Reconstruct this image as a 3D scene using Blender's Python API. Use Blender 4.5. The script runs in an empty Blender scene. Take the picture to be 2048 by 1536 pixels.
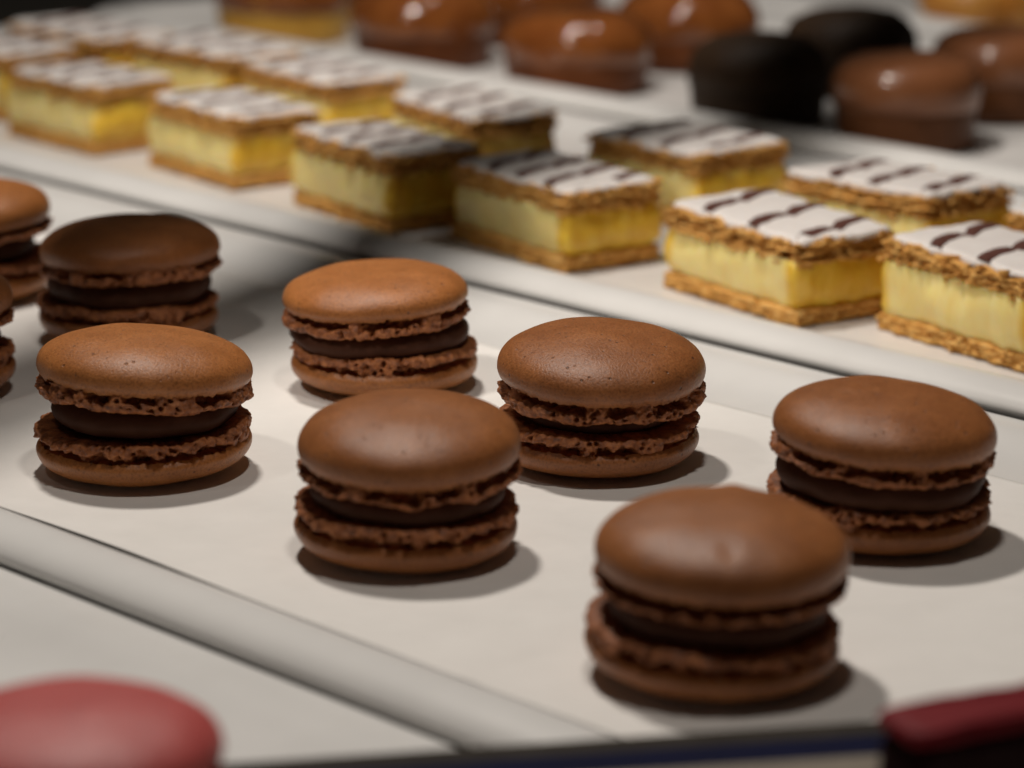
import bpy, math, random
import numpy as np
from mathutils import Vector, noise as mn

scene = bpy.context.scene
COL = scene.collection
rad = math.radians

# ------------------------------------------------------------------ camera
cd = bpy.data.cameras.new('camera')
cd.sensor_width = 36.0
cd.lens = 114.26
cd.clip_start = 0.01
cd.clip_end = 50
cd.dof.use_dof = True
cd.dof.focus_distance = 0.752
cd.dof.aperture_fstop = 11.5
cam = bpy.data.objects.new('camera', cd)
cam.location = (0, 0, 0.208)
cam.rotation_euler = (rad(90 - 14.516), 0, 0)
COL.objects.link(cam)
scene.camera = cam

# ------------------------------------------------------------------ world + lamps
w = bpy.data.worlds.new('World')
scene.world = w
w.use_nodes = True
bgn = w.node_tree.nodes['Background']
bgn.inputs[0].default_value = (1.0, 0.86, 0.70, 1)
bgn.inputs[1].default_value = 0.014

def spot(name, loc, target, power, size, cone, blend, col):
    l = bpy.data.lights.new(name, 'SPOT')
    l.energy = power; l.shadow_soft_size = size
    l.spot_size = rad(cone); l.spot_blend = blend; l.color = col
    o = bpy.data.objects.new(name, l)
    o.location = loc
    o.rotation_euler = (Vector(target) - Vector(loc)).to_track_quat('-Z', 'Y').to_euler()
    COL.objects.link(o)
    return o
WARM = (1.0, 0.92, 0.835)
KEY = (-0.12, 0.94, 0.72)
spot('key_lamp', KEY, (-0.12, 0.98, 0), 16.0, 0.030, 112, 0.6, WARM)
spot('back_lamp', (0.10, 1.33, 0.70), (0.08, 1.30, 0), 4.2, 0.015, 50, 0.7, WARM)
spot('left_lamp', (-0.30, 0.58, 0.55), (0.01, 0.985, 0), 9.0, 0.026, 45, 0.9, WARM)
spot('second_lamp', (0.03, 0.58, 0.64), (0.0, 0.60, 0), 4.1, 0.026, 58, 0.85, WARM)

scene.view_settings.view_transform = 'Standard'
scene.view_settings.look = 'None'
scene.view_settings.exposure = -0.12
scene.view_settings.gamma = 1.0
scene.render.engine = 'CYCLES'
scene.cycles.use_denoising = True
scene.cycles.max_bounces = 8

# ------------------------------------------------------------------ helpers
AZ = math.atan2(6216, math.hypot(6500, 1683))
U = np.array([-math.sin(AZ), math.cos(AZ)])       # along the trays, away to the left
V = np.array([math.cos(AZ), math.sin(AZ)])        # across the trays, away to the right
ROT = math.atan2(-U[1], -U[0])                    # local X = -U, local Y = V

def xy(u, v):
    p = u * U + v * V
    return float(p[0]), float(p[1])

def mesh_obj(name, verts, faces, mat, parent=None, loc=(0, 0, 0), rot=(0, 0, 0), smooth=True):
    me = bpy.data.meshes.new(name)
    me.from_pydata([tuple(map(float, p)) for p in verts], [], faces)
    me.update()
    if smooth:
        me.polygons.foreach_set('use_smooth', [True] * len(me.polygons))
    if mat: me.materials.append(mat)
    o = bpy.data.objects.new(name, me)
    o.location = loc; o.rotation_euler = rot
    COL.objects.link(o)
    if parent: o.parent = parent
    return o

def empty(name, label, cat, loc, rotz=0, group=None):
    o = bpy.data.objects.new(name, None)
    o.empty_display_size = 0.01
    o.location = loc; o.rotation_euler = (0, 0, rotz)
    COL.objects.link(o)
    tag(o, label, cat, group)
    return o

def tag(o, label, cat, group=None):
    o['label'] = label; o['category'] = cat
    if group: o['group'] = group

def rings(rs, close_first=False, close_last=False):
    """stack of closed rings (each n x 3) -> verts, faces"""
    n = len(rs[0]); verts = []; faces = []
    for r in rs: verts.extend([tuple(p) for p in r])
    for k in range(len(rs) - 1):
        a = k * n; b = a + n
        for i in range(n):
            j = (i + 1) % n
            faces.append((a + i, a + j, b + j, b + i))
    if close_first:
        c = len(verts); verts.append(tuple(np.mean(rs[0], axis=0)))
        for i in range(n): faces.append((c, (i + 1) % n, i))
    if close_last:
        c = len(verts); a = (len(rs) - 1) * n
        verts.append(tuple(np.mean(rs[-1], axis=0)))
        for i in range(n): faces.append((c, a + i, a + (i + 1) % n))
    return verts, faces

def ns(x, y, z):
    return mn.noise((x, y, z))

# ------------------------------------------------------------------ materials
def new_mat(name):
    m = bpy.data.materials.new(name); m.use_nodes = True
    nt = m.node_tree
    return m, nt, nt.nodes['Principled BSDF']

def N(nt, t, **kw):
    n = nt.nodes.new(t)
    for k, v in kw.items():
        if k in n.inputs: n.inputs[k].default_value = v
        else: setattr(n, k, v)
    return n

def ramp(nt, fac, stops):
    r = nt.nodes.new('ShaderNodeValToRGB')
    cr = r.color_ramp
    while len(cr.elements) < len(stops): cr.elements.new(0.5)
    for e, (p, c) in zip(cr.elements, stops):
        e.position = p; e.color = (*c, 1)
    nt.links.new(fac, r.inputs[0])
    return r

def noise_mat(name, stops, scale, rough=0.5, bump=0.0, bump_scale=None, bump_dist=0.0003, spec=0.5,
              sss=0.0, sss_rad=(0.002, 0.001, 0.0005), coat=0.0, coat_rough=0.1, detail=4, rough_var=0.0, obj_rand=0.0, sheen=0):
    m, nt, b = new_mat(name)
    tc = N(nt, 'ShaderNodeTexCoord')
    nz = N(nt, 'ShaderNodeTexNoise', Scale=scale, Detail=detail, Roughness=0.6)
    oi = N(nt, 'ShaderNodeObjectInfo')
    add = N(nt, 'ShaderNodeVectorMath', operation='ADD')
    comb = N(nt, 'ShaderNodeCombineXYZ')
    nt.links.new(oi.outputs['Random'], comb.inputs[0])
    nt.links.new(oi.outputs['Random'], comb.inputs[1])
    nt.links.new(tc.outputs['Object'], add.inputs[0]); nt.links.new(comb.outputs[0], add.inputs[1])
    nt.links.new(add.outputs[0], nz.inputs['Vector'])
    r = ramp(nt, nz.outputs['Fac'], stops)
    col = r.outputs[0]
    if obj_rand:
        hs = N(nt, 'ShaderNodeHueSaturation')
        mr = N(nt, 'ShaderNodeMapRange')
        mr.inputs[3].default_value = 1 - obj_rand; mr.inputs[4].default_value = 1 + obj_rand
        nt.links.new(oi.outputs['Random'], mr.inputs[0])
        nt.links.new(mr.outputs[0], hs.inputs['Value']); nt.links.new(col, hs.inputs['Color'])
        col = hs.outputs[0]
    nt.links.new(col, b.inputs['Base Color'])
    b.inputs['Roughness'].default_value = rough
    b.inputs['Specular IOR Level'].default_value = spec
    if rough_var:
        mr = N(nt, 'ShaderNodeMapRange')
        mr.inputs[3].default_value = rough - rough_var; mr.inputs[4].default_value = rough + rough_var
        nt.links.new(nz.outputs['Fac'], mr.inputs[0]); nt.links.new(mr.outputs[0], b.inputs['Roughness'])
    if sss:
        b.inputs['Subsurface Weight'].default_value = sss
        b.inputs['Subsurface Radius'].default_value = sss_rad
        b.inputs['Subsurface Scale'].default_value = 1.0
    if coat:
        b.inputs['Coat Weight'].default_value = coat
        b.inputs['Coat Roughness'].default_value = coat_rough
    if sheen:
        b.inputs['Sheen Weight'].default_value = sheen
        b.inputs['Sheen Roughness'].default_value = 0.4
    if bump:
        nb = N(nt, 'ShaderNodeTexNoise', Scale=bump_scale or scale, Detail=5, Roughness=0.65)
        nt.links.new(add.outputs[0], nb.inputs['Vector'])
        bp = N(nt, 'ShaderNodeBump', Strength=bump, Distance=bump_dist)
        nt.links.new(nb.outputs['Fac'], bp.inputs['Height'])
        nt.links.new(bp.outputs[0], b.inputs['Normal'])
    return m

def shell_material(name, c_lo, c_mid, c_hi, speck):
    """baked almond shell: fine-grained, faint mottling, tiny dark flecks and pores"""
    m, nt, b = new_mat(name)
    tc = N(nt, 'ShaderNodeTexCoord'); oi = N(nt, 'ShaderNodeObjectInfo')
    comb = N(nt, 'ShaderNodeCombineXYZ'); add = N(nt, 'ShaderNodeVectorMath', operation='ADD')
    for k in range(3): nt.links.new(oi.outputs['Random'], comb.inputs[k])
    nt.links.new(tc.outputs['Object'], add.inputs[0]); nt.links.new(comb.outputs[0], add.inputs[1])
    vec = add.outputs[0]
    n1 = N(nt, 'ShaderNodeTexNoise', Scale=110.0, Detail=5.0, Roughness=0.6)
    n2 = N(nt, 'ShaderNodeTexNoise', Scale=1800.0, Detail=3.0, Roughness=0.7)
    vo = N(nt, 'ShaderNodeTexVoronoi', Scale=620.0)
    for q in (n1, n2, vo): nt.links.new(vec, q.inputs['Vector'])
    r1 = ramp(nt, n1.outputs['Fac'], [(0.3, c_lo), (0.5, c_mid), (0.72, c_hi)])
    r2 = ramp(nt, n2.outputs['Fac'], [(0.33, (0.50, 0.46, 0.43)), (0.5, (1, 1, 1)), (0.7, (1.2, 1.17, 1.13))])
    mul = N(nt, 'ShaderNodeMixRGB', blend_type='MULTIPLY'); mul.inputs[0].default_value = 0.8
    nt.links.new(r1.outputs[0], mul.inputs[1]); nt.links.new(r2.outputs[0], mul.inputs[2])
    # flecks: only some voronoi cells, small
    sep = N(nt, 'ShaderNodeSeparateColor'); nt.links.new(vo.outputs['Color'], sep.inputs[0])
    lt = N(nt, 'ShaderNodeMath', operation='LESS_THAN'); lt.inputs[1].default_value = 0.16
    nt.links.new(sep.outputs[0], lt.inputs[0])
    d = N(nt, 'ShaderNodeMapRange'); d.inputs[1].default_value = 0.12; d.inputs[2].default_value = 0.26
    d.inputs[3].default_value = 1; d.inputs[4].default_value = 0
    nt.links.new(vo.outputs['Distance'], d.inputs[0])
    fm = N(nt, 'ShaderNodeMath', operation='MULTIPLY'); nt.links.new(lt.outputs[0], fm.inputs[0]); nt.links.new(d.outputs[0], fm.inputs[1])
    fs = N(nt, 'ShaderNodeMath', operation='MULTIPLY'); fs.inputs[1].default_value = 0.75; nt.links.new(fm.outputs[0], fs.inputs[0])
    mx = N(nt, 'ShaderNodeMixRGB'); mx.inputs[2].default_value = (*speck, 1)
    nt.links.new(fs.outputs[0], mx.inputs[0]); nt.links.new(mul.outputs[0], mx.inputs[1])
    nt.links.new(mx.outputs[0], b.inputs['Base Color'])
    mr = N(nt, 'ShaderNodeMapRange'); mr.inputs[3].default_value = 0.32; mr.inputs[4].default_value = 0.48
    nt.links.new(n2.outputs['Fac'], mr.inputs[0]); nt.links.new(mr.outputs[0], b.inputs['Roughness'])
    b.inputs['Specular IOR Level'].default_value = 0.42
    b.inputs['Subsurface Weight'].default_value = 0.12
    b.inputs['Subsurface Radius'].default_value = (0.0016, 0.0008, 0.0004)
    b.inputs['Subsurface Scale'].default_value = 1.0
    bp = N(nt, 'ShaderNodeBump', Strength=0.9, Distance=0.00017)
    hs = N(nt, 'ShaderNodeMath', operation='SUBTRACT'); nt.links.new(n2.outputs['Fac'], hs.inputs[0]); nt.links.new(fm.outputs[0], hs.inputs[1])
    nt.links.new(hs.outputs[0], bp.inputs['Height'])
    bp2 = N(nt, 'ShaderNodeBump', Strength=0.25, Distance=0.0007)
    nt.links.new(n1.outputs['Fac'], bp2.inputs['Height']); nt.links.new(bp.outputs[0], bp2.inputs['Normal'])
    nt.links.new(bp2.outputs[0], b.inputs['Normal'])
    return m

M = {}
M['shell'] = shell_material('macaron_shell', (0.25, 0.087, 0.025), (0.295, 0.107, 0.032), (0.35, 0.132, 0.042), (0.06, 0.024, 0.012))
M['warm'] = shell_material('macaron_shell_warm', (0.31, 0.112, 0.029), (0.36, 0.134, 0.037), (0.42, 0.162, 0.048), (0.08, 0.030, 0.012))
M['pink'] = shell_material('pink_shell', (0.47, 0.078, 0.074), (0.51, 0.092, 0.086), (0.55, 0.108, 0.10), (0.42, 0.065, 0.06))
M['foot'] = noise_mat('macaron_foot', [(0.30, (0.11, 0.032, 0.009)), (0.5, (0.30, 0.096, 0.028)), (0.72, (0.50, 0.19, 0.062))],
                      600, rough=0.5, bump=0.7, bump_scale=1500, bump_dist=0.0004, spec=0.45, rough_var=0.2)
M['pinkfoot'] = noise_mat('pink_foot', [(0.3, (0.42, 0.06, 0.06)), (0.7, (0.62, 0.15, 0.14))], 700, rough=0.6, bump=0.6, bump_scale=1200)
M['ganache'] = noise_mat('ganache', [(0.3, (0.050, 0.018, 0.009)), (0.7, (0.068, 0.026, 0.014))], 250, rough=0.6, bump=0.25, bump_scale=300, bump_dist=0.0007, spec=0.10)
M['tray'] = noise_mat('tray_white', [(0.3, (0.68, 0.672, 0.655)), (0.7, (0.73, 0.722, 0.705))], 26, rough=0.30, bump=0.10, bump_scale=14, bump_dist=0.0012, spec=0.35, rough_var=0.06)
M['paper'] = noise_mat('liner_paper', [(0.3, (0.735, 0.715, 0.685)), (0.7, (0.785, 0.765, 0.735))], 60, rough=0.62, bump=0.25, bump_scale=900, bump_dist=0.00006, spec=0.25)
M['shelf'] = noise_mat('shelf_black', [(0.3, (0.012, 0.011, 0.009)), (0.7, (0.018, 0.016, 0.013))], 40, rough=0.35)
M['pastry'] = noise_mat('puff_pastry', [(0.26, (0.34, 0.125, 0.016)), (0.46, (0.66, 0.33, 0.075)), (0.75, (0.84, 0.54, 0.19))],
                        330, rough=0.62, bump=0.8, bump_scale=800, bump_dist=0.0006, spec=0.3, sss=0.1, rough_var=0.12)
M['icing'] = noise_mat('fondant_icing', [(0.3, (0.76, 0.71, 0.68)), (0.7, (0.83, 0.79, 0.76))], 130, rough=0.42, bump=0.3, bump_scale=190, bump_dist=0.0005, spec=0.4, sss=0.25, sss_rad=(0.0015, 0.0012, 0.001))
M['choc_line'] = noise_mat('chocolate_stripe', [(0.3, (0.085, 0.030, 0.022)), (0.7, (0.13, 0.052, 0.038))], 300, rough=0.45)
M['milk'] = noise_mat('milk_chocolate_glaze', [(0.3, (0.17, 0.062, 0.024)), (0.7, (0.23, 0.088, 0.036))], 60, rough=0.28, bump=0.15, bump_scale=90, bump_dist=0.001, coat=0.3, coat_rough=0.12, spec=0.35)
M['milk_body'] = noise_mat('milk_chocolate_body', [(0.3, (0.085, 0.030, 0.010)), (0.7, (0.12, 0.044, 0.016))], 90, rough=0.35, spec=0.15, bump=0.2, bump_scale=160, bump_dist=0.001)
M['dark'] = noise_mat('dark_chocolate_glaze', [(0.3, (0.030, 0.016, 0.008)), (0.7, (0.048, 0.026, 0.013))], 130, rough=0.55, spec=0.2, bump=0.5, bump_scale=180, bump_dist=0.001)
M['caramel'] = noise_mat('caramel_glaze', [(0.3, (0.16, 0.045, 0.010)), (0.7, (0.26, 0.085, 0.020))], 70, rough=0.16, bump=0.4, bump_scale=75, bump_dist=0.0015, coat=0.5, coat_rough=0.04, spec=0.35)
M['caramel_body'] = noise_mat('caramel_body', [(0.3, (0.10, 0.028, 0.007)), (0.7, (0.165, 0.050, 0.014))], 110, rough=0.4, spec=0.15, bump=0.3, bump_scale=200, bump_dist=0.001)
M['sponge'] = noise_mat('yellow_sponge', [(0.3, (0.50, 0.24, 0.018)), (0.7, (0.68, 0.40, 0.06))], 160, rough=0.5, bump=0.4, bump_scale=260, bump_dist=0.0008)
M['orange'] = noise_mat('orange_bake', [(0.3, (0.42, 0.15, 0.02)), (0.7, (0.60, 0.30, 0.06))], 110, rough=0.4, bump=0.4, bump_scale=160, bump_dist=0.0015)
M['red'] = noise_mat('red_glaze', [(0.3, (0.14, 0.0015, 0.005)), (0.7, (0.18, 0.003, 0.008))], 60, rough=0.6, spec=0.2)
M['red_body'] = noise_mat('shaded_red_body', [(0.3, (0.012, 0.0006, 0.001)), (0.7, (0.02, 0.001, 0.0015))], 60, rough=0.6, spec=0.15)  # near-black colour stands in for the bar's unlit front, below its lit top
M['strip'] = noise_mat('strip_grey', [(0.3, (0.028, 0.023, 0.018)), (0.7, (0.040, 0.034, 0.027))], 60, rough=0.8, spec=0.1)
M['navy'] = noise_mat('strip_navy', [(0.3, (0.002, 0.003, 0.020)), (0.7, (0.003, 0.005, 0.030))], 60, rough=0.8, spec=0.1)
M['beige'] = noise_mat('strip_beige', [(0.3, (0.15, 0.125, 0.095)), (0.7, (0.19, 0.16, 0.12))], 60, rough=0.6)
M['steel'] = noise_mat('shade_rail_steel', [(0.3, (0.30, 0.30, 0.30)), (0.7, (0.36, 0.36, 0.36))], 60, rough=0.5)

def custard_material():
    m, nt, b = new_mat('custard')
    tc = N(nt, 'ShaderNodeTexCoord'); oi = N(nt, 'ShaderNodeObjectInfo')
    comb = N(nt, 'ShaderNodeCombineXYZ'); add = N(nt, 'ShaderNodeVectorMath', operation='ADD')
    for k in range(2): nt.links.new(oi.outputs['Random'], comb.inputs[k])
    nt.links.new(tc.outputs['Object'], add.inputs[0]); nt.links.new(comb.outputs[0], add.inputs[1])
    mp = N(nt, 'ShaderNodeMapping'); mp.inputs['Scale'].default_value = (1, 1, 0.35)
    nt.links.new(add.outputs[0], mp.inputs[0])
    nz = N(nt, 'ShaderNodeTexNoise', Scale=240.0, Detail=5.0, Roughness=0.6)
    nt.links.new(mp.outputs[0], nz.inputs['Vector'])
    n3 = N(nt, 'ShaderNodeTexNoise', Scale=70.0, Detail=2.0); nt.links.new(add.outputs[0], n3.inputs['Vector'])
    pale = ramp(nt, nz.outputs['Fac'], [(0.15, (0.88, 0.655, 0.21)), (0.52, (0.93, 0.745, 0.30)), (0.9, (0.95, 0.80, 0.39))])
    deep = ramp(nt, nz.outputs['Fac'], [(0.3, (0.74, 0.42, 0.025)), (0.55, (0.84, 0.55, 0.06)), (0.75, (0.88, 0.63, 0.13))])
    # the short ends blend to a deeper yolk-yellow, the long faces are paler
    sx = N(nt, 'ShaderNodeSeparateXYZ'); nt.links.new(tc.outputs['Object'], sx.inputs[0])
    ab = N(nt, 'ShaderNodeMath', operation='ABSOLUTE'); nt.links.new(sx.outputs[0], ab.inputs[0])
    ad = N(nt, 'ShaderNodeMath', operation='MULTIPLY_ADD'); ad.inputs[1].default_value = 0.004; nt.links.new(n3.outputs['Fac'], ad.inputs[0]); nt.links.new(ab.outputs[0], ad.inputs[2])
    mr = N(nt, 'ShaderNodeMapRange'); mr.inputs[1].default_value = 0.0275; mr.inputs[2].default_value = 0.0305
    nt.links.new(ad.outputs[0], mr.inputs[0])
    mx = N(nt, 'ShaderNodeMixRGB'); nt.links.new(mr.outputs[0], mx.inputs[0])
    nt.links.new(pale.outputs[0], mx.inputs[1]); nt.links.new(deep.outputs[0], mx.inputs[2])
    nt.links.new(mx.outputs[0], b.inputs['Base Color'])
    b.inputs['Roughness'].default_value = 0.42
    b.inputs['Subsurface Weight'].default_value = 0.6
    b.inputs['Subsurface Radius'].default_value = (0.006, 0.004, 0.0012)
    b.inputs['Subsurface Scale'].default_value = 1.0
    bp = N(nt, 'ShaderNodeBump', Strength=0.3, Distance=0.0006)
    nt.links.new(nz.outputs['Fac'], bp.inputs['Height']); nt.links.new(bp.outputs[0], b.inputs['Normal'])
    return m
M['custard'] = custard_material()

# ------------------------------------------------------------------ setting: shelf
FLOOR = 0.0
sh = mesh_obj('display_shelf', [(-2.5, -0.5, -0.005), (2.5, -0.5, -0.005), (2.5, 5, -0.005), (-2.5, 5, -0.005)], [(0, 1, 2, 3)], M['shelf'], smooth=False)
sh['kind'] = 'structure'

# ------------------------------------------------------------------ trays
def rrect(x0, x1, y0, y1, r, nc=8, nl=10):
    """rounded rectangle outline, counter-clockwise; constant point count"""
    pts = []
    cs = [((x1 - r, y0 + r), -90), ((x1 - r, y1 - r), 0), ((x0 + r, y1 - r), 90), ((x0 + r, y0 + r), 180)]
    for k, ((cx, cy), a0) in enumerate(cs):
        for i in range(nc + 1):
            a = rad(a0 + 90 * i / nc)
            pts.append((cx + r * math.cos(a), cy + r * math.sin(a)))
        (nx_, ny_), na = cs[(k + 1) % 4]
        a = rad(a0 + 90)
        p0 = (cx + r * math.cos(a), cy + r * math.sin(a)); p1 = (nx_ + r * math.cos(a), ny_ + r * math.sin(a))
        for i in range(1, nl): pts.append((p0[0] + (p1[0] - p0[0]) * i / nl, p0[1] + (p1[1] - p0[1]) * i / nl))
    return np.array(pts)

# rolled rim: (inset from the outer edge, height as a share of the crown)
RIM = [(0.0026, -0.35), (0.0022, 0.0), (0.0014, 0.17), (0.0004, 0.31), (0.0, 0.43), (0.0005, 0.57), (0.0017, 0.72), (0.0036, 0.86), (0.0062, 0.95), (0.0088, 0.995),
       (0.0110, 0.995), (0.0130, 0.95), (0.0150, 0.85), (0.0178, 0.64), (0.0212, 0.36), (0.026, 0.12), (0.031, 0.02), (0.036, 0.0)]
NEAR, FAR = 0.0078, 0.0036

def tray(label, u0, u1, v0, v1):
    L, W = u1 - u0, v1 - v0
    ex, ey = xy((u0 + u1) / 2, (v0 + v1) / 2)
    hx, hy = L / 2, W / 2
    rs = []
    for d, h in RIM:
        r = max(0.022 - d * 0.6, 0.004)
        o = rrect(-hx + d, hx - d, -hy + d, hy - d, r)
        t = np.clip((o[:, 1] + hy) / (2 * hy), 0, 1)
        crown = NEAR + (FAR - NEAR) * np.clip((t - 0.10) / 0.75, 0, 1)
        rs.append(np.column_stack([o, h * crown + (0.0 if h >= 0 else 0)]))
    v, f = rings(rs)
    n = len(rs[0]); a = (len(rs) - 1) * n
    f.append(tuple(a + i for i in range(n)))            # floor of the tray
    o = mesh_obj('serving_tray', v, f, M['tray'], loc=(ex, ey, 0.0), rot=(0, 0, ROT))
    o.modifiers.new('bev', 'EDGE_SPLIT').split_angle = rad(60)
    tag(o, label, 'tray', 'white trays laid side by side')
    return o
tray('white tray holding the row of brown macarons', 0.235, 1.19, 0.3602, 0.6074)
tray('white tray under the pink macaron at the bottom left', 0.235, 1.19, 0.1120, 0.3596)
tray('white tray holding the iced custard slices', 0.235, 1.19, 0.6091, 0.8318)
tray('white tray holding round glazed chocolate and caramel cakes', 0.235, 1.19, 0.8335, 1.0802)
tray('farthest white tray, behind the round cakes, with orange pastries', 0.235, 1.19, 1.0818, 1.3280)

# paper liner under the macarons
def liner():
    u0, u1, v0, v1 = 0.285, 1.10, 0.3845, 0.5665
    nu, nv = 380, 100
    rl = random.Random(5)
    creases = [(rl.uniform(u0, 0.75), rl.uniform(v0, v1), rl.uniform(0, math.pi), rl.uniform(0.02, 0.05), rl.uniform(0.0022, 0.004), rl.choice((-1, 1)) * rl.uniform(0.00018, 0.0004)) for _ in range(34)]
    vs = []; fs = []
    for i in range(nu + 1):
        for j in range(nv + 1):
            uu = u0 + (u1 - u0) * i / nu; vv = v0 + (v1 - v0) * j / nv
            vv += 0.0012 * ns(uu * 9, 3.1, 0)* (1 if j in (0, nv) else 0.6)
            z = 0.0005 + 0.00035 * (ns(uu * 16, vv * 16, 2.0) + 0.6)
            e = max(0, (0.396 - vv) / 0.0115)
            z += 0.0011 * e * e                                   # runs up the foot of the near rim
            z += 0.0010 * math.exp(-((uu - 0.545) / 0.030) ** 2) * max(0, (0.402 - vv) / 0.017) ** 1.5
            e2 = max(0, (vv - 0.566 + 0.010) / 0.010); z += 0.0006 * e2
            for (cu, cv, ca_, cl, cw, ch) in creases:
                du, dv_ = uu - cu, vv - cv
                al = du * math.cos(ca_) + dv_ * math.sin(ca_); ac = -du * math.sin(ca_) + dv_ * math.cos(ca_)
                if abs(al) < cl * 1.6 and abs(ac) < cw * 2.5:
                    z += ch * math.exp(-(al / cl) ** 2 - (ac / cw) ** 2)
            x, y = xy(uu, vv); vs.append((x, y, max(z, 0.0003)))
    for i in range(nu):
        for j in range(nv):
            a = i * (nv + 1) + j
            fs.append((a, a + 1, a + nv + 2, a + nv + 1))
    o = mesh_obj('paper_liner', vs, fs, M['paper'])
    m = o.modifiers.new('thick', 'SOLIDIFY'); m.thickness = 0.00012
    tag(o, 'thin white paper sheet lining the tray under the brown macarons', 'paper')
liner()

# ------------------------------------------------------------------ macarons
def shell_mesh(R, h, seed, up, dents=(), nt_=220, nr=46):
    """smooth dome; up=+1 grows upward from its ragged edge at z=0"""
    rs = []
    prof = []
    ne = 2.35
    for k in range(nr):                                # from rim curl to the crown
        t = k / (nr - 1)
        if t < 0.16:
            q = t / 0.16
            prof.append((R * (0.955 + 0.045 * math.sin(q * math.pi / 2)), h * 0.17 * q, 1 - q))
        else:
            q = (t - 0.16) / 0.84
            a = q * math.pi / 2
            c, s = max(math.cos(a), 1e-6), math.sin(a)
            prof.append((R * c ** (2 / ne), h * (0.17 + 0.83 * s ** (2 / ne)), 0))
    prof = prof[:-1]
    for (r, z, e) in prof:
        ring = []
        for i in range(nt_):
            th = 2 * math.pi * i / nt_
            cx, sx = math.cos(th), math.sin(th)
            rr = r * (1 + 0.022 * ns(cx * 1.3 + seed, sx * 1.3, 1.0) + 0.006 * ns(cx * 4 + seed, sx * 4, z * 200))
            zz = z
            if e > 0:                                   # ragged lower edge of the skin
                zz += -e * (0.0004 + 0.0006 * ns(cx * 12 + seed, sx * 12, 5) + 0.0004 * ns(cx * 34 + seed, sx * 34, 9))
                rr += e * 0.0003 * ns(cx * 28 + seed, sx * 28, 3)
            x, y = rr * cx, rr * sx
            zz += 0.00034 * ns(x * 95 + seed, y * 95, 4) * min(1, z / h * 2)
            for (dx, dy, ds, dz) in dents:
                zz += dz * math.exp(-((x - dx) ** 2 + (y - dy) ** 2) / ds ** 2)
            ring.append((x, y, up * zz))
        rs.append(ring)
    v, f = rings(rs, close_last=True)
    if up < 0: f = [tuple(reversed(q)) for q in f]
    return v, f

def foot_mesh(R, hh, seed, up, nt_=460, nw=34):
    """crackled foot: w runs from the shell's edge (0) to the filling side (1)"""
    rs = []
    for k in range(nw):
        w_ = k / (nw - 1)
        ring = []
        for i in range(nt_):
            th = 2 * math.pi * i / nt_
            cx, sx = math.cos(th), math.sin(th)
            px, py = cx * R * 1000, sx * R * 1000       # mm
            s3 = seed * 7.31
            if w_ < 0.74:
                q = w_ / 0.74
                z = hh * q
                bul = -0.0010 + 0.0009 * min(1, q / 0.45)
                if q > 0.72: bul -= 0.0013 * ((q - 0.72) / 0.28) ** 2
                n1 = ns(px * 0.26 + s3, py * 0.26, z * 300)
                n2 = ns(px * 0.85 + s3, py * 0.85, z * 850 + 3)
                n3 = ns(px * 2.1 + s3, py * 2.1, z * 2100 + 7)
                d = bul + 0.00085 * n1 + 0.00060 * n2 + 0.00026 * n3
                # torn-open crevice just under the skin, broken up along the edge
                hi = 0.50 + 0.34 * ns(px * 0.30 + s3, py * 0.30, 4.0) + 0.12 * ns(px * 0.9 + s3, py * 0.9, 14.0)
                gate = min(1.0, max(0.0, 1.0 + 2.6 * ns(px * 0.17 + s3, py * 0.17, 1.5)))
                cr = min(1, max(0, (q - 0.02) / 0.07)) * min(1, max(0, (hi - q) / 0.10 + 0.5))
                d -= 0.0046 * cr * gate * (0.8 + 0.4 * n1)
                # round bubble holes
                fd = mn.voronoi((px * 0.55 + s3, py * 0.55, z * 600))[0][0]
                g2 = ns(px * 0.15 + s3, py * 0.15, z * 150 + 11)
                if g2 > -0.15: d -= 0.0022 * min(1.0, max(0, 1 - fd / 0.42) * 1.6)
                r = R + d
                z = z + 0.0011 * ns(px * 0.11 + s3, py * 0.11, 20) * q + 0.00035 * ns(px * 0.6 + s3, py * 0.6, 30) * q
            else:
                q = (w_ - 0.74) / 0.26
                r = R - 0.0016 - q * 0.0125
                z = hh + 0.0003 * math.sin(q * math.pi) - 0.0011 * q * q
                z += 0.0011 * ns(px * 0.11 + s3, py * 0.11, 20) * (1 - q) + 0.00035 * ns(px * 0.6 + s3, py * 0.6, 30) * (1 - q)
                z += 0.0004 * ns(cx * r * 900 + s3, sx * r * 900, 2) * (1 - q * 0.4)
                r += 0.0005 * ns(px * 0.8 + s3, py * 0.8, 5) * (1 - q)
            ring.append((r * cx, r * sx, -up * z))
        rs.append(ring)
    v, f = rings(rs, close_last=True)
    if up > 0: f = [tuple(reversed(q)) for q in f]
    return v, f

def filling_mesh(R, h, seed, nt_=120):
    R = R + 0.0014
    rs = []
    for k in range(13):
        t = k / 12
        b = math.sqrt(max(0, 1 - (2 * t - 1) ** 2))
        ring = []
        for i in range(nt_):
            th = 2 * math.pi * i / nt_; c, s = math.cos(th), math.sin(th)
            rr = R * (1 + 0.050 * ns(c * 1.6 + seed, s * 1.6, 2) + 0.016 * ns(c * 5 + seed, s * 5, t * 3)) - 0.0050 * (1 - b)
            ring.append((rr * c, rr * s, h * t + 0.0004 * ns(c * 2 + seed, s * 2, 6)))
        rs.append(ring)
    return rings(rs, True, True)

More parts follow.
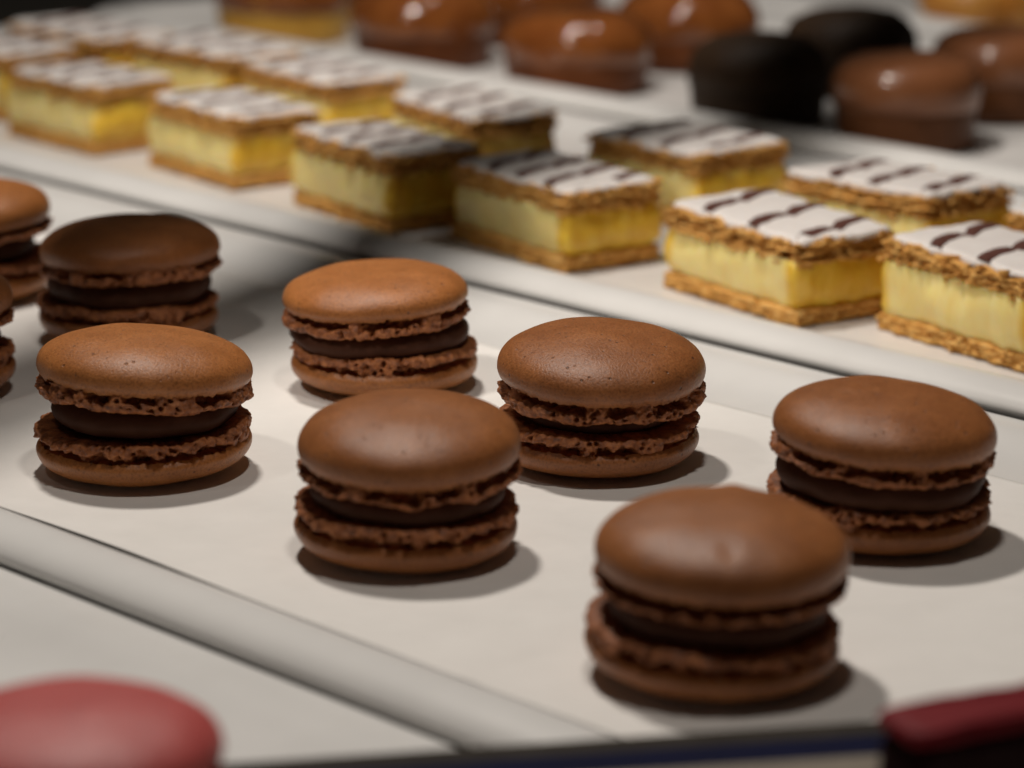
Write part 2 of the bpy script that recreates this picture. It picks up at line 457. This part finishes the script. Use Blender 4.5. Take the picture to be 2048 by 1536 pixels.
def macaron(label, u, v, seed, R=0.0240, gap=0.0062, tilt=(0, 0), shift=(0, 0), base_tilt=(0, 0), fill=0.0198, dome=0.0130, dents=(), pink=False, foot_h=0.0041, low_h=0.0043, rot=0.0, mat='shell'):
    x, y = xy(u, v)
    t = empty('macaron', label, 'macaron', (x, y, 0.0008), rot, 'brown macarons set out in two rows' if not pink else None)
    ms, mf = (M['pink'], M['pinkfoot']) if pink else (M[mat], M['foot'])
    R2 = R * 1.0
    hb = 0.0080                                          # lower shell, flattened where it stands
    vs, fs = shell_mesh(R2, hb, seed + 11.3, -1)
    zmin = -hb * 0.94
    vs = [(a, b, max(c, zmin)) for a, b, c in vs]
    low = mesh_obj('bottom_shell', vs, fs, ms, t, (0, 0, hb * 0.94), (base_tilt[0], base_tilt[1], 0))
    v_, f_ = foot_mesh(R2, low_h, seed + 3.7, -1)
    mesh_obj('foot', v_, f_, mf, low)
    zt = hb * 0.94 + low_h
    v_, f_ = filling_mesh(fill, gap + 0.0014, seed + 5.1)
    mesh_obj('filling', v_, f_, M['ganache'], t, (shift[0] * 0.5, shift[1] * 0.5, zt - 0.0007), (base_tilt[0] + tilt[0] * 0.5, base_tilt[1] + tilt[1] * 0.5, 0))
    vs, fs = shell_mesh(R, dome, seed, 1, dents)
    top = mesh_obj('top_shell', vs, fs, ms, t, (shift[0], shift[1], zt + gap + foot_h), (base_tilt[0] + tilt[0], base_tilt[1] + tilt[1], 0))
    v_, f_ = foot_mesh(R, foot_h, seed + 1.9, 1)
    mesh_obj('foot', v_, f_, mf, top)
    return t

D = math.radians
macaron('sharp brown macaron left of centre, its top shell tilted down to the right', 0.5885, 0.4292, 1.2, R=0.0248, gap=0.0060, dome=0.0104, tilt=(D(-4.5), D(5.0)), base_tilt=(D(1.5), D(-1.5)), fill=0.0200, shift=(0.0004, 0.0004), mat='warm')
macaron('brown macaron in the middle, overlapping the one behind it near the front', 0.4986, 0.4310, 2.6, R=0.0236, gap=0.0054, dome=0.0108, tilt=(D(2), D(-1.0)), base_tilt=(D(2), D(1)), fill=0.0195, shift=(0.0008, 0.001))
macaron('nearest brown macaron, blurred, with a small dimple on its top shell', 0.4016, 0.4232, 3.9, R=0.0241, gap=0.0058, dome=0.0110, tilt=(D(1), D(-1)), base_tilt=(D(2), D(2)), fill=0.0195, shift=(0.0016, 0.001), dents=((0.0000, -0.0165, 0.0020, -0.0003), (0.0004, -0.0190, 0.0020, -0.0003), (0.003, 0.016, 0.0026, 0.0006)))
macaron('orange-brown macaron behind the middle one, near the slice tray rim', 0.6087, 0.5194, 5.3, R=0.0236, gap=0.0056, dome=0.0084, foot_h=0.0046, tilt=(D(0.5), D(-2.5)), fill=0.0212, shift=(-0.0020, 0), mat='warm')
macaron('sharp brown macaron right of centre with grainy highlight on top', 0.5210, 0.5090, 6.8, R=0.0240, foot_h=0.0050, gap=0.0040, dome=0.0108, tilt=(D(3), D(1.5)), base_tilt=(D(0.5), 0), fill=0.0175, shift=(0.0012, 0))
macaron('rightmost brown macaron, partly hidden behind the nearest one', 0.4387, 0.5136, 8.4, R=0.0240, gap=0.0062, dome=0.0104, tilt=(D(1), D(2.5)), base_tilt=(D(1), D(1)), fill=0.0212, shift=(0.0006, -0.001), dents=((-0.008, 0.001, 0.003, 0.0003), (-0.005, 0.003, 0.002, -0.0002)))
macaron('dark shaded brown macaron at the left, behind the sharp tilted one', 0.6955, 0.5030, 9.7, R=0.0241, gap=0.0064, dome=0.0100, tilt=(D(-1), D(-1)), fill=0.0205, shift=(0.0012, 0))
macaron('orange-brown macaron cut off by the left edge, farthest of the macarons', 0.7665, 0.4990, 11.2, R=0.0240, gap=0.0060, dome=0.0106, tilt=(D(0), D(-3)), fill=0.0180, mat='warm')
macaron('dark sliver of a brown macaron at the left edge in front of the farther one', 0.6830, 0.4290, 12.9, R=0.0240, gap=0.0060, dome=0.0106, fill=0.0195)
macaron('pink macaron cut off by the bottom left corner', 0.3985, 0.2745, 14.1, R=0.0240, gap=0.0060, dome=0.0099, pink=True)

# ------------------------------------------------------------------ iced custard slices
def outline(L, W, r, seed, amp, n=132, freq=0.35):
    o = rrect(-L / 2, L / 2, -W / 2, W / 2, r, nc=4, nl=29)
    out = []
    for x, y in o:
        d = amp * (ns(x * 1000 * freq + seed, y * 1000 * freq, seed) + 0.5 * ns(x * 1000 * freq * 2.7 + seed, y * 1000 * freq * 2.7, seed + 5))
        l = math.hypot(x / (L / 2), y / (W / 2)) + 1e-6
        nx_, ny_ = (math.copysign(1, x), 0) if abs(x) / (L / 2) > abs(y) / (W / 2) else (0, math.copysign(1, y))
        out.append((x + nx_ * d, y + ny_ * d))
    return np.array(out)

def slab(L, W, z0, z1, seed, amp, wavy, r=0.0012, tilt=0.0):
    o = outline(L, W, r, seed, amp)
    rs = []
    zm = (z0 + z1) / 2; hz = (z1 - z0) / 2
    for (ins, zz) in ((0.0012, -1), (0.0002, -0.75), (0.0, 0.0), (0.0002, 0.75), (0.0012, 1)):
        ring = []
        for x, y in o:
            wz = wavy * (ns(x * 130 + seed, y * 130, 2) + 0.6 * ns(x * 420 + seed, y * 420, 4))
            k = 1 - ins / 0.016
            ring.append((x * k, y * (1 - ins / 0.016), zm + hz * zz + wz))
        rs.append(ring)
    return rings(rs, True, True)

def custard_slice(label, u, v, rot, seed, L=0.061, W=0.034, H=0.0250, lean=0.0, stripes=3, phase=0.0, iced=True):
    x, y = xy(u, v)
    t = empty('custard_slice', label, 'pastry', (x, y, 0.0004), ROT + rad(rot), 'iced custard slices in two rows')
    t.rotation_euler[1] = 0
    rnd = random.Random(int(seed * 100))
    hb = 0.0042; ht = 0.0068; hi = 0.0011
    hc = H - hb - ht - hi
    # bottom pastry: three crumbly sheets
    bp = None
    z = 0.0
    for k in range(3):
        dz = hb / 3
        vtx, fc = slab(L * rnd.uniform(1.0, 1.035), W * rnd.uniform(1.0, 1.05), z, z + dz * 1.25, seed + k * 3.3, 0.0016, 0.0005)
        o = mesh_obj('bottom_pastry' if bp is None else 'pastry_sheet', vtx, fc, M['pastry'], t if bp is None else bp)
        bp = bp or o
        z += dz
    # custard
    o = outline(L * 0.985, W * 0.97, 0.0022, seed + 1.7, 0.0006, freq=0.16)
    rs = []
    nl = 14
    for k in range(nl):
        q = k / (nl - 1)
        ring = []
        for (px, py) in o:
            side = 0.0013 * math.sin(q * math.pi) + 0.0011 * ns(px * 60 + seed, py * 60, q * 1.6 + 4) - 0.0012 * math.exp(-((q - 0.0) / 0.12) ** 2)
            st = 0.00030 * ns(px * 520 + seed, py * 520, q * 1.2) + 0.0007 * ns(px * 150 + seed, py * 150, q * 2.5)
            if q < 0.25: st += 0.0009 * ns(px * 300 + seed, py * 300, 9) * (1 - q / 0.25)
            m = 1 + (side + st) / 0.018
            sx_ = 1 + (side + st) / 0.030
            ring.append((px * sx_, py * m, hb - 0.0004 + (hc + 0.0014) * q))
        rs.append(ring)
    vtx, fc = rings(rs, True, True)
    mesh_obj('custard', vtx, fc, M['custard'], t)
    # top pastry: flaky sheets
    z = hb + hc
    tp = None
    ks = 6
    for k in range(ks):
        dz = ht / ks
        vtx, fc = slab(L * rnd.uniform(0.97, 1.035), W * rnd.uniform(0.95, 1.06), z, z + dz * rnd.uniform(0.75, 1.1), seed + 20 + k * 2.1, 0.0017, 0.00090)
        o2 = mesh_obj('top_pastry' if tp is None else 'pastry_sheet', vtx, fc, M['pastry'], t if tp is None else tp,
                      (rnd.uniform(-.0006, .0006), rnd.uniform(-.0006, .0006), 0))
        tp = tp or o2
        z += dz
    # crumbs and torn flakes standing out of the cut faces
    cv, cf = [], []
    for k in range(190):
        side = rnd.choice((0, 0, 0, 1, 1, 2, 3))
        a = rnd.uniform(-0.5, 0.5)
        if side in (0, 3): px, py = a * L, (-W / 2 if side == 0 else W / 2) * rnd.uniform(0.99, 1.03)
        else: px, py = (L / 2 if side == 1 else -L / 2) * rnd.uniform(0.99, 1.02), a * W
        zz = rnd.uniform(hb + hc, z) if rnd.random() < 0.7 else rnd.uniform(0.0003, hb)
        s = rnd.uniform(0.0004, 0.0012)
        ang = rnd.uniform(0, math.pi); c_, s_ = math.cos(ang), math.sin(ang)
        b0 = len(cv)
        fl = rnd.uniform(0.25, 0.7)
        pts8 = [(-1, -1, -fl), (1, -1, -fl), (1, 1, -fl), (-1, 1, -fl), (-1, -1, fl), (1, -1, fl), (1, 1, fl), (-1, 1, fl)]
        for (a_, b_, d_) in pts8:
            a_ *= rnd.uniform(0.6, 1.3) * s; b_ *= rnd.uniform(0.4, 0.9) * s; d_ *= s * rnd.uniform(0.6, 1.2)
            cv.append((px + a_ * c_ - b_ * s_, py + a_ * s_ + b_ * c_, max(0.0002, zz + d_)))
        for q in ((0, 3, 2, 1), (4, 5, 6, 7), (0, 1, 5, 4), (1, 2, 6, 5), (2, 3, 7, 6), (3, 0, 4, 7)): cf.append(tuple(b0 + i for i in q))
    cr = mesh_obj('pastry_crumbs', cv, cf, M['pastry'], t); cr['kind'] = 'stuff'
    # icing
    o = outline(L * 0.985, W * 0.985, 0.0035, seed + 40, 0.0017, freq=0.13)
    rs = []
    for ins, zz in ((0.0, -0.0009), (-0.0002, -0.0001), (0.0002, 0.0006), (0.0010, 0.0010), (0.0022, 0.00112)):
        ring = []
        for px, py in o:
            dr = zz
            if zz < 0: dr = zz * (1 + 1.2 * ns(px * 260 + seed, py * 260, 8))
            ring.append((px * (1 - ins / (L / 2)), py * (1 - ins / (W / 2)), z + dr))
        rs.append(ring)
    vtx, fc = rings(rs, False, True)
    ic = mesh_obj('icing', vtx, fc, M['icing'], t)
    zt = z + 0.00112
    ta, tb = rad(rnd.uniform(-2.0, 2.0)), rad(rnd.uniform(-1.3, 1.3))
    sx_, sy_ = rnd.uniform(-0.0008, 0.0008), rnd.uniform(-0.0008, 0.0008)
    for q_ in (tp, ic):
        q_.rotation_euler = (ta, tb, 0); q_.location = (sx_ - tb * 0.016, sy_ + ta * 0.016, 0)
    # feathered chocolate lines: two scalloped bands across the slice
    hw = W * 0.482
    for s in range(-1, stripes + 1):
            cx = -L / 2 + L * (s + 0.46 + phase + rnd.uniform(-0.06, 0.06)) / stripes
            vv_, ff = [], []
            pts = range(34)
            a0, a1 = 0.0072 * rnd.uniform(0.85, 1.2), 0.0072 * rnd.uniform(0.85, 1.2)
            for k in pts:
                band = 0 if k < 17 else 1
                q = (k - 17 * band) / 16
                yy = -W * 0.482 + band * hw + q * hw * (1.0 if band else 0.985)
                xx = cx + 0.002 + (a0 if band == 0 else a1) * (1 - q) ** 2.0 - band * 0.72 * a1 + 0.0010 * ns(yy * 160 + seed, s * 3.1, 4)
                wd = 0.0026 + 0.0007 * math.sin(q * math.pi) - 0.0002 * q
                wd *= 1 + 0.25 * ns(q * 3 + seed, s + band * 7, 1)
                for e, zz in ((-1, -0.0002), (-0.85, 0.00014), (0.85, 0.00014), (1, -0.0002)):
                    vv_.append((xx + wd * e, yy, zt + zz))
            ok = lambda i: abs(vv_[i][0]) < L * 0.474 and abs(vv_[i][1]) < W * 0.484
            for k in range(len(pts) - 1):
                for e in range(3):
                    q4 = (k * 4 + e, k * 4 + e + 1, k * 4 + e + 5, k * 4 + e + 4)
                    if all(ok(i) for i in q4): ff.append(tuple(reversed(q4)))
            used = sorted({i for q in ff for i in q})
            if len(ff) < 6: continue
            mp_ = {i: k for k, i in enumerate(used)}
            mesh_obj('chocolate_stripe', [vv_[i] for i in used], [tuple(mp_[i] for i in q) for q in ff], M['choc_line'], ic)
    return t

custard_slice('iced custard slice cut off by the right edge, front row, flaky pastry in view', 0.532, 0.671, -10, 1.1, H=0.0262)
custard_slice('iced custard slice in the front row with three crisp chocolate scallops, second from right', 0.608, 0.6650, -10, 2.3)
custard_slice('front-row custard slice with shaded left icing, right of the slice with a dark end', 0.700, 0.6655, -9, 3.7, phase=0.25, stripes=4)
custard_slice('front-row custard slice with white left icing and dark shaded right end', 0.777, 0.6640, -8, 4.4, L=0.058, stripes=4, phase=0.2)
custard_slice('front-row custard slice third from the left edge, its pale front face bright', 0.864, 0.6710, -7, 5.9, L=0.056)
custard_slice('front-row custard slice second from the left edge, thickly iced', 0.948, 0.6720, -2, 6.2, L=0.056)
custard_slice('custard slice sliver at the left edge, end of the front row', 1.030, 0.6860, 3, 7.5)
custard_slice('back-row custard slice mostly cut off by the right edge', 0.5385, 0.7370, -3, 8.8, W=0.037)
custard_slice('back-row custard slice with tall pastry at the right, behind the crisp scalloped one', 0.622, 0.7330, -1, 9.1, W=0.037, L=0.057)
custard_slice('back-row custard slice with dark shaded left icing, middle of the picture', 0.713, 0.7360, -7, 10.6, W=0.037, L=0.056, phase=0.1)
custard_slice('back-row custard slice with shaded dark right end, left of the gap in the row', 0.808, 0.7290, -10, 11.4, W=0.033, L=0.053)
custard_slice('back-row custard slice below the round caramel cakes, third from the left edge', 0.898, 0.7380, -6, 12.7, L=0.055)
custard_slice('back-row custard slice second from the left end of its row', 0.972, 0.7460, 0, 13.3)
custard_slice('farthest custard slice, top left beside the black background', 1.040, 0.7380, 0, 14.9)

# ------------------------------------------------------------------ round glazed cakes
def lathe(prof, seed, amp=0.004, n=96):
    rs = []
    for r, z in prof:
        ring = []
        for i in range(n):
            th = 2 * math.pi * i / n; c, s = math.cos(th), math.sin(th)
            k = 1 + amp * 3 * ns(c * 1.2 + seed, s * 1.2, z * 40) + amp * ns(c * 4 + seed, s * 4, z * 120)
            ring.append((r * c * k, r * s * k, z + amp * 0.05 * ns(c * 3 * r * 40 + seed, s * 3 * r * 40, 3)))
        rs.append(ring)
    return rings(rs, True, True)

def round_cake(label, u, v, seed, cap, body, R=0.026, h=0.031, cap_label=None, group='round glazed cakes on the tray behind', loc=None, cap_prof=None, smooth_dome=False):
    x, y = xy(u, v) if loc is None else loc
    t = empty('round_cake', label, 'cake', (x, y, 0.0003), rad(seed * 57), group)
    hb = h * 0.58
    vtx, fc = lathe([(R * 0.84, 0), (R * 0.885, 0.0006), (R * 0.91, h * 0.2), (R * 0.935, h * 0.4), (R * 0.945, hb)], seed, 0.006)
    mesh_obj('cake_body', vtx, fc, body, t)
    if smooth_dome or cap is M['caramel']:
        cap_prof = [(R * 0.93, hb - 0.006), (R * 0.965, hb - 0.005), (R * 0.97, hb), (R * 0.955, hb + h * 0.08), (R * 0.91, hb + h * 0.18), (R * 0.82, hb + h * 0.28), (R * 0.66, hb + h * 0.36), (R * 0.4, hb + h * 0.41), (R * 0.05, hb + h * 0.42)]
    vtx, fc = lathe(cap_prof or [(R * 0.93, hb - 0.0045), (R * 0.965, hb - 0.0040), (R * 0.985, hb - 0.001), (R, hb + h * 0.06), (R * 0.99, hb + h * 0.15), (R * 0.95, hb + h * 0.245),
                     (R * 0.87, hb + h * 0.325), (R * 0.74, hb + h * 0.375), (R * 0.50, hb + h * 0.41), (R * 0.2, hb + h * 0.42), (R * 0.05, hb + h * 0.42)], seed + 4, 0.026 if cap is M['caramel'] else 0.012)
    o = mesh_obj('glaze', vtx, fc, cap, t)
    if cap_label: o['label'] = cap_label
    return t
mk, mb, dk, ca, cb = M['milk'], M['milk_body'], M['dark'], M['caramel'], M['caramel_body']
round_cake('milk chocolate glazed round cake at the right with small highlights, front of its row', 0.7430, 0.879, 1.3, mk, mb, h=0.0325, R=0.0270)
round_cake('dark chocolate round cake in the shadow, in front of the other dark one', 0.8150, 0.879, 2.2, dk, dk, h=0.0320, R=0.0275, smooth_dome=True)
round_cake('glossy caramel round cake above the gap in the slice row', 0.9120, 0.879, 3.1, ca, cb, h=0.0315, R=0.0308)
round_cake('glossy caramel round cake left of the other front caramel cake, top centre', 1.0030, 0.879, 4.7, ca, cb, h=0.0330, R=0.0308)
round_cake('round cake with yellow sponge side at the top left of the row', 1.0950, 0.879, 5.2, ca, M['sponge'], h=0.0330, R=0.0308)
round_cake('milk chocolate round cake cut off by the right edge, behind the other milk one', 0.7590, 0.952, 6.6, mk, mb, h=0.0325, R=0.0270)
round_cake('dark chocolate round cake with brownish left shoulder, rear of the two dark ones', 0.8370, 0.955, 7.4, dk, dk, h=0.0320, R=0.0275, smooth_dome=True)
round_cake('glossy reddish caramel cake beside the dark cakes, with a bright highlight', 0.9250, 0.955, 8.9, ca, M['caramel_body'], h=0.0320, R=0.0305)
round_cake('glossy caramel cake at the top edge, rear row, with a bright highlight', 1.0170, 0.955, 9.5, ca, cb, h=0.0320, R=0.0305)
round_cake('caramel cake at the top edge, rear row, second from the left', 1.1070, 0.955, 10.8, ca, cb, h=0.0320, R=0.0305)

# orange pastries on the farthest tray
def bun(label, u, v, seed, mat):
    x, y = xy(u, v)
    vtx, fc = lathe([(0.017, 0), (0.023, 0.001), (0.026, 0.006), (0.0255, 0.013), (0.022, 0.019), (0.015, 0.0225), (0.006, 0.024)], seed, 0.03)
    o = mesh_obj('small_pastry', vtx, fc, mat, loc=(x, y, 0.0003), rot=(0, 0, seed))
    tag(o, label, 'pastry', 'small pastries on the farthest tray')
bun('left orange baked pastry at the top edge above the dark cakes', 0.925, 1.140, 1.4, M['orange'])
bun('right orange baked pastry at the top edge above the milk chocolate cakes', 0.885, 1.150, 2.7, M['orange'])
bun('very dark pastry at the top right corner', 0.840, 1.135, 3.6, M['dark'])

# ------------------------------------------------------------------ foreground: label strip and red cake
def box(x0, x1, y0, y1, z0, z1, bev=0.0006):
    vs = []
    for z, i in ((z0, bev), (z0 + bev, 0), (z1 - bev, 0), (z1, bev)):
        vs.append([(x0 + i, y0 + i, z), (x1 - i, y0 + i, z), (x1 - i, y1 - i, z), (x0 + i, y1 - i, z)])
    return rings(vs, True, True)
st = empty('label_strip', 'dark grey label strip with navy band lying across the tray rims at the bottom', 'label', (0.0, 0.5147, 0.0098), rad(10.4))
vtx, fc = box(-0.078, 0.066, -0.034, 0.0, 0.0, 0.0024)
mesh_obj('strip_base', vtx, fc, M['strip'], st, smooth=False)
vtx, fc = box(-0.0775, 0.0655, -0.0165, -0.0075, 0.0020, 0.0027, 0.0001)
mesh_obj('navy_band', vtx, fc, M['navy'], st, smooth=False)
vtx, fc = box(-0.0775, 0.0655, -0.0335, -0.0167, 0.0020, 0.0027, 0.0001)
mesh_obj('card', vtx, fc, M['beige'], st, smooth=False)
for fx in (-0.070, 0.060):
    vtx, fc = box(fx - 0.004, fx + 0.004, -0.021, -0.013, -0.0097, 0.0003)
    mesh_obj('support_foot', vtx, fc, M['strip'], st, smooth=False)
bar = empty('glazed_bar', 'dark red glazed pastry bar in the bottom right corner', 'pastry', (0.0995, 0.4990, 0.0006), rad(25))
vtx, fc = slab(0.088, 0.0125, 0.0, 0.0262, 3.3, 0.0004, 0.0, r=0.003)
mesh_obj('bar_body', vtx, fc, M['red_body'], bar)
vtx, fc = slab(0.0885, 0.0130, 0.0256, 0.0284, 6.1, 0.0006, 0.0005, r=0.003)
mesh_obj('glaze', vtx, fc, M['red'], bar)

# ------------------------------------------------------------------ unseen overhead rail, added to throw the shade band
kx = np.array(KEY[:2]); B1 = kx + (KEY[2] - 0.306) / KEY[2] * (np.array(xy(0.682, 0.507)) - kx); B2 = kx + (KEY[2] - 0.306) / KEY[2] * (np.array(xy(0.782, 0.882)) - kx)
dv = (B2 - B1) / np.linalg.norm(B2 - B1)
ctr = B1 + dv * 0.16
vtx, fc = box(-0.50, 0.55, -0.0205, 0.0205, 0.0, 0.012, 0.002)
o = mesh_obj('shade_rail', vtx, fc, M['steel'], loc=(float(ctr[0]), float(ctr[1]), 0.30), rot=(0, 0, math.atan2(dv[1], dv[0])), smooth=False)
tag(o, 'unseen steel rail added above the trays to cast the diagonal shade band', 'rail')
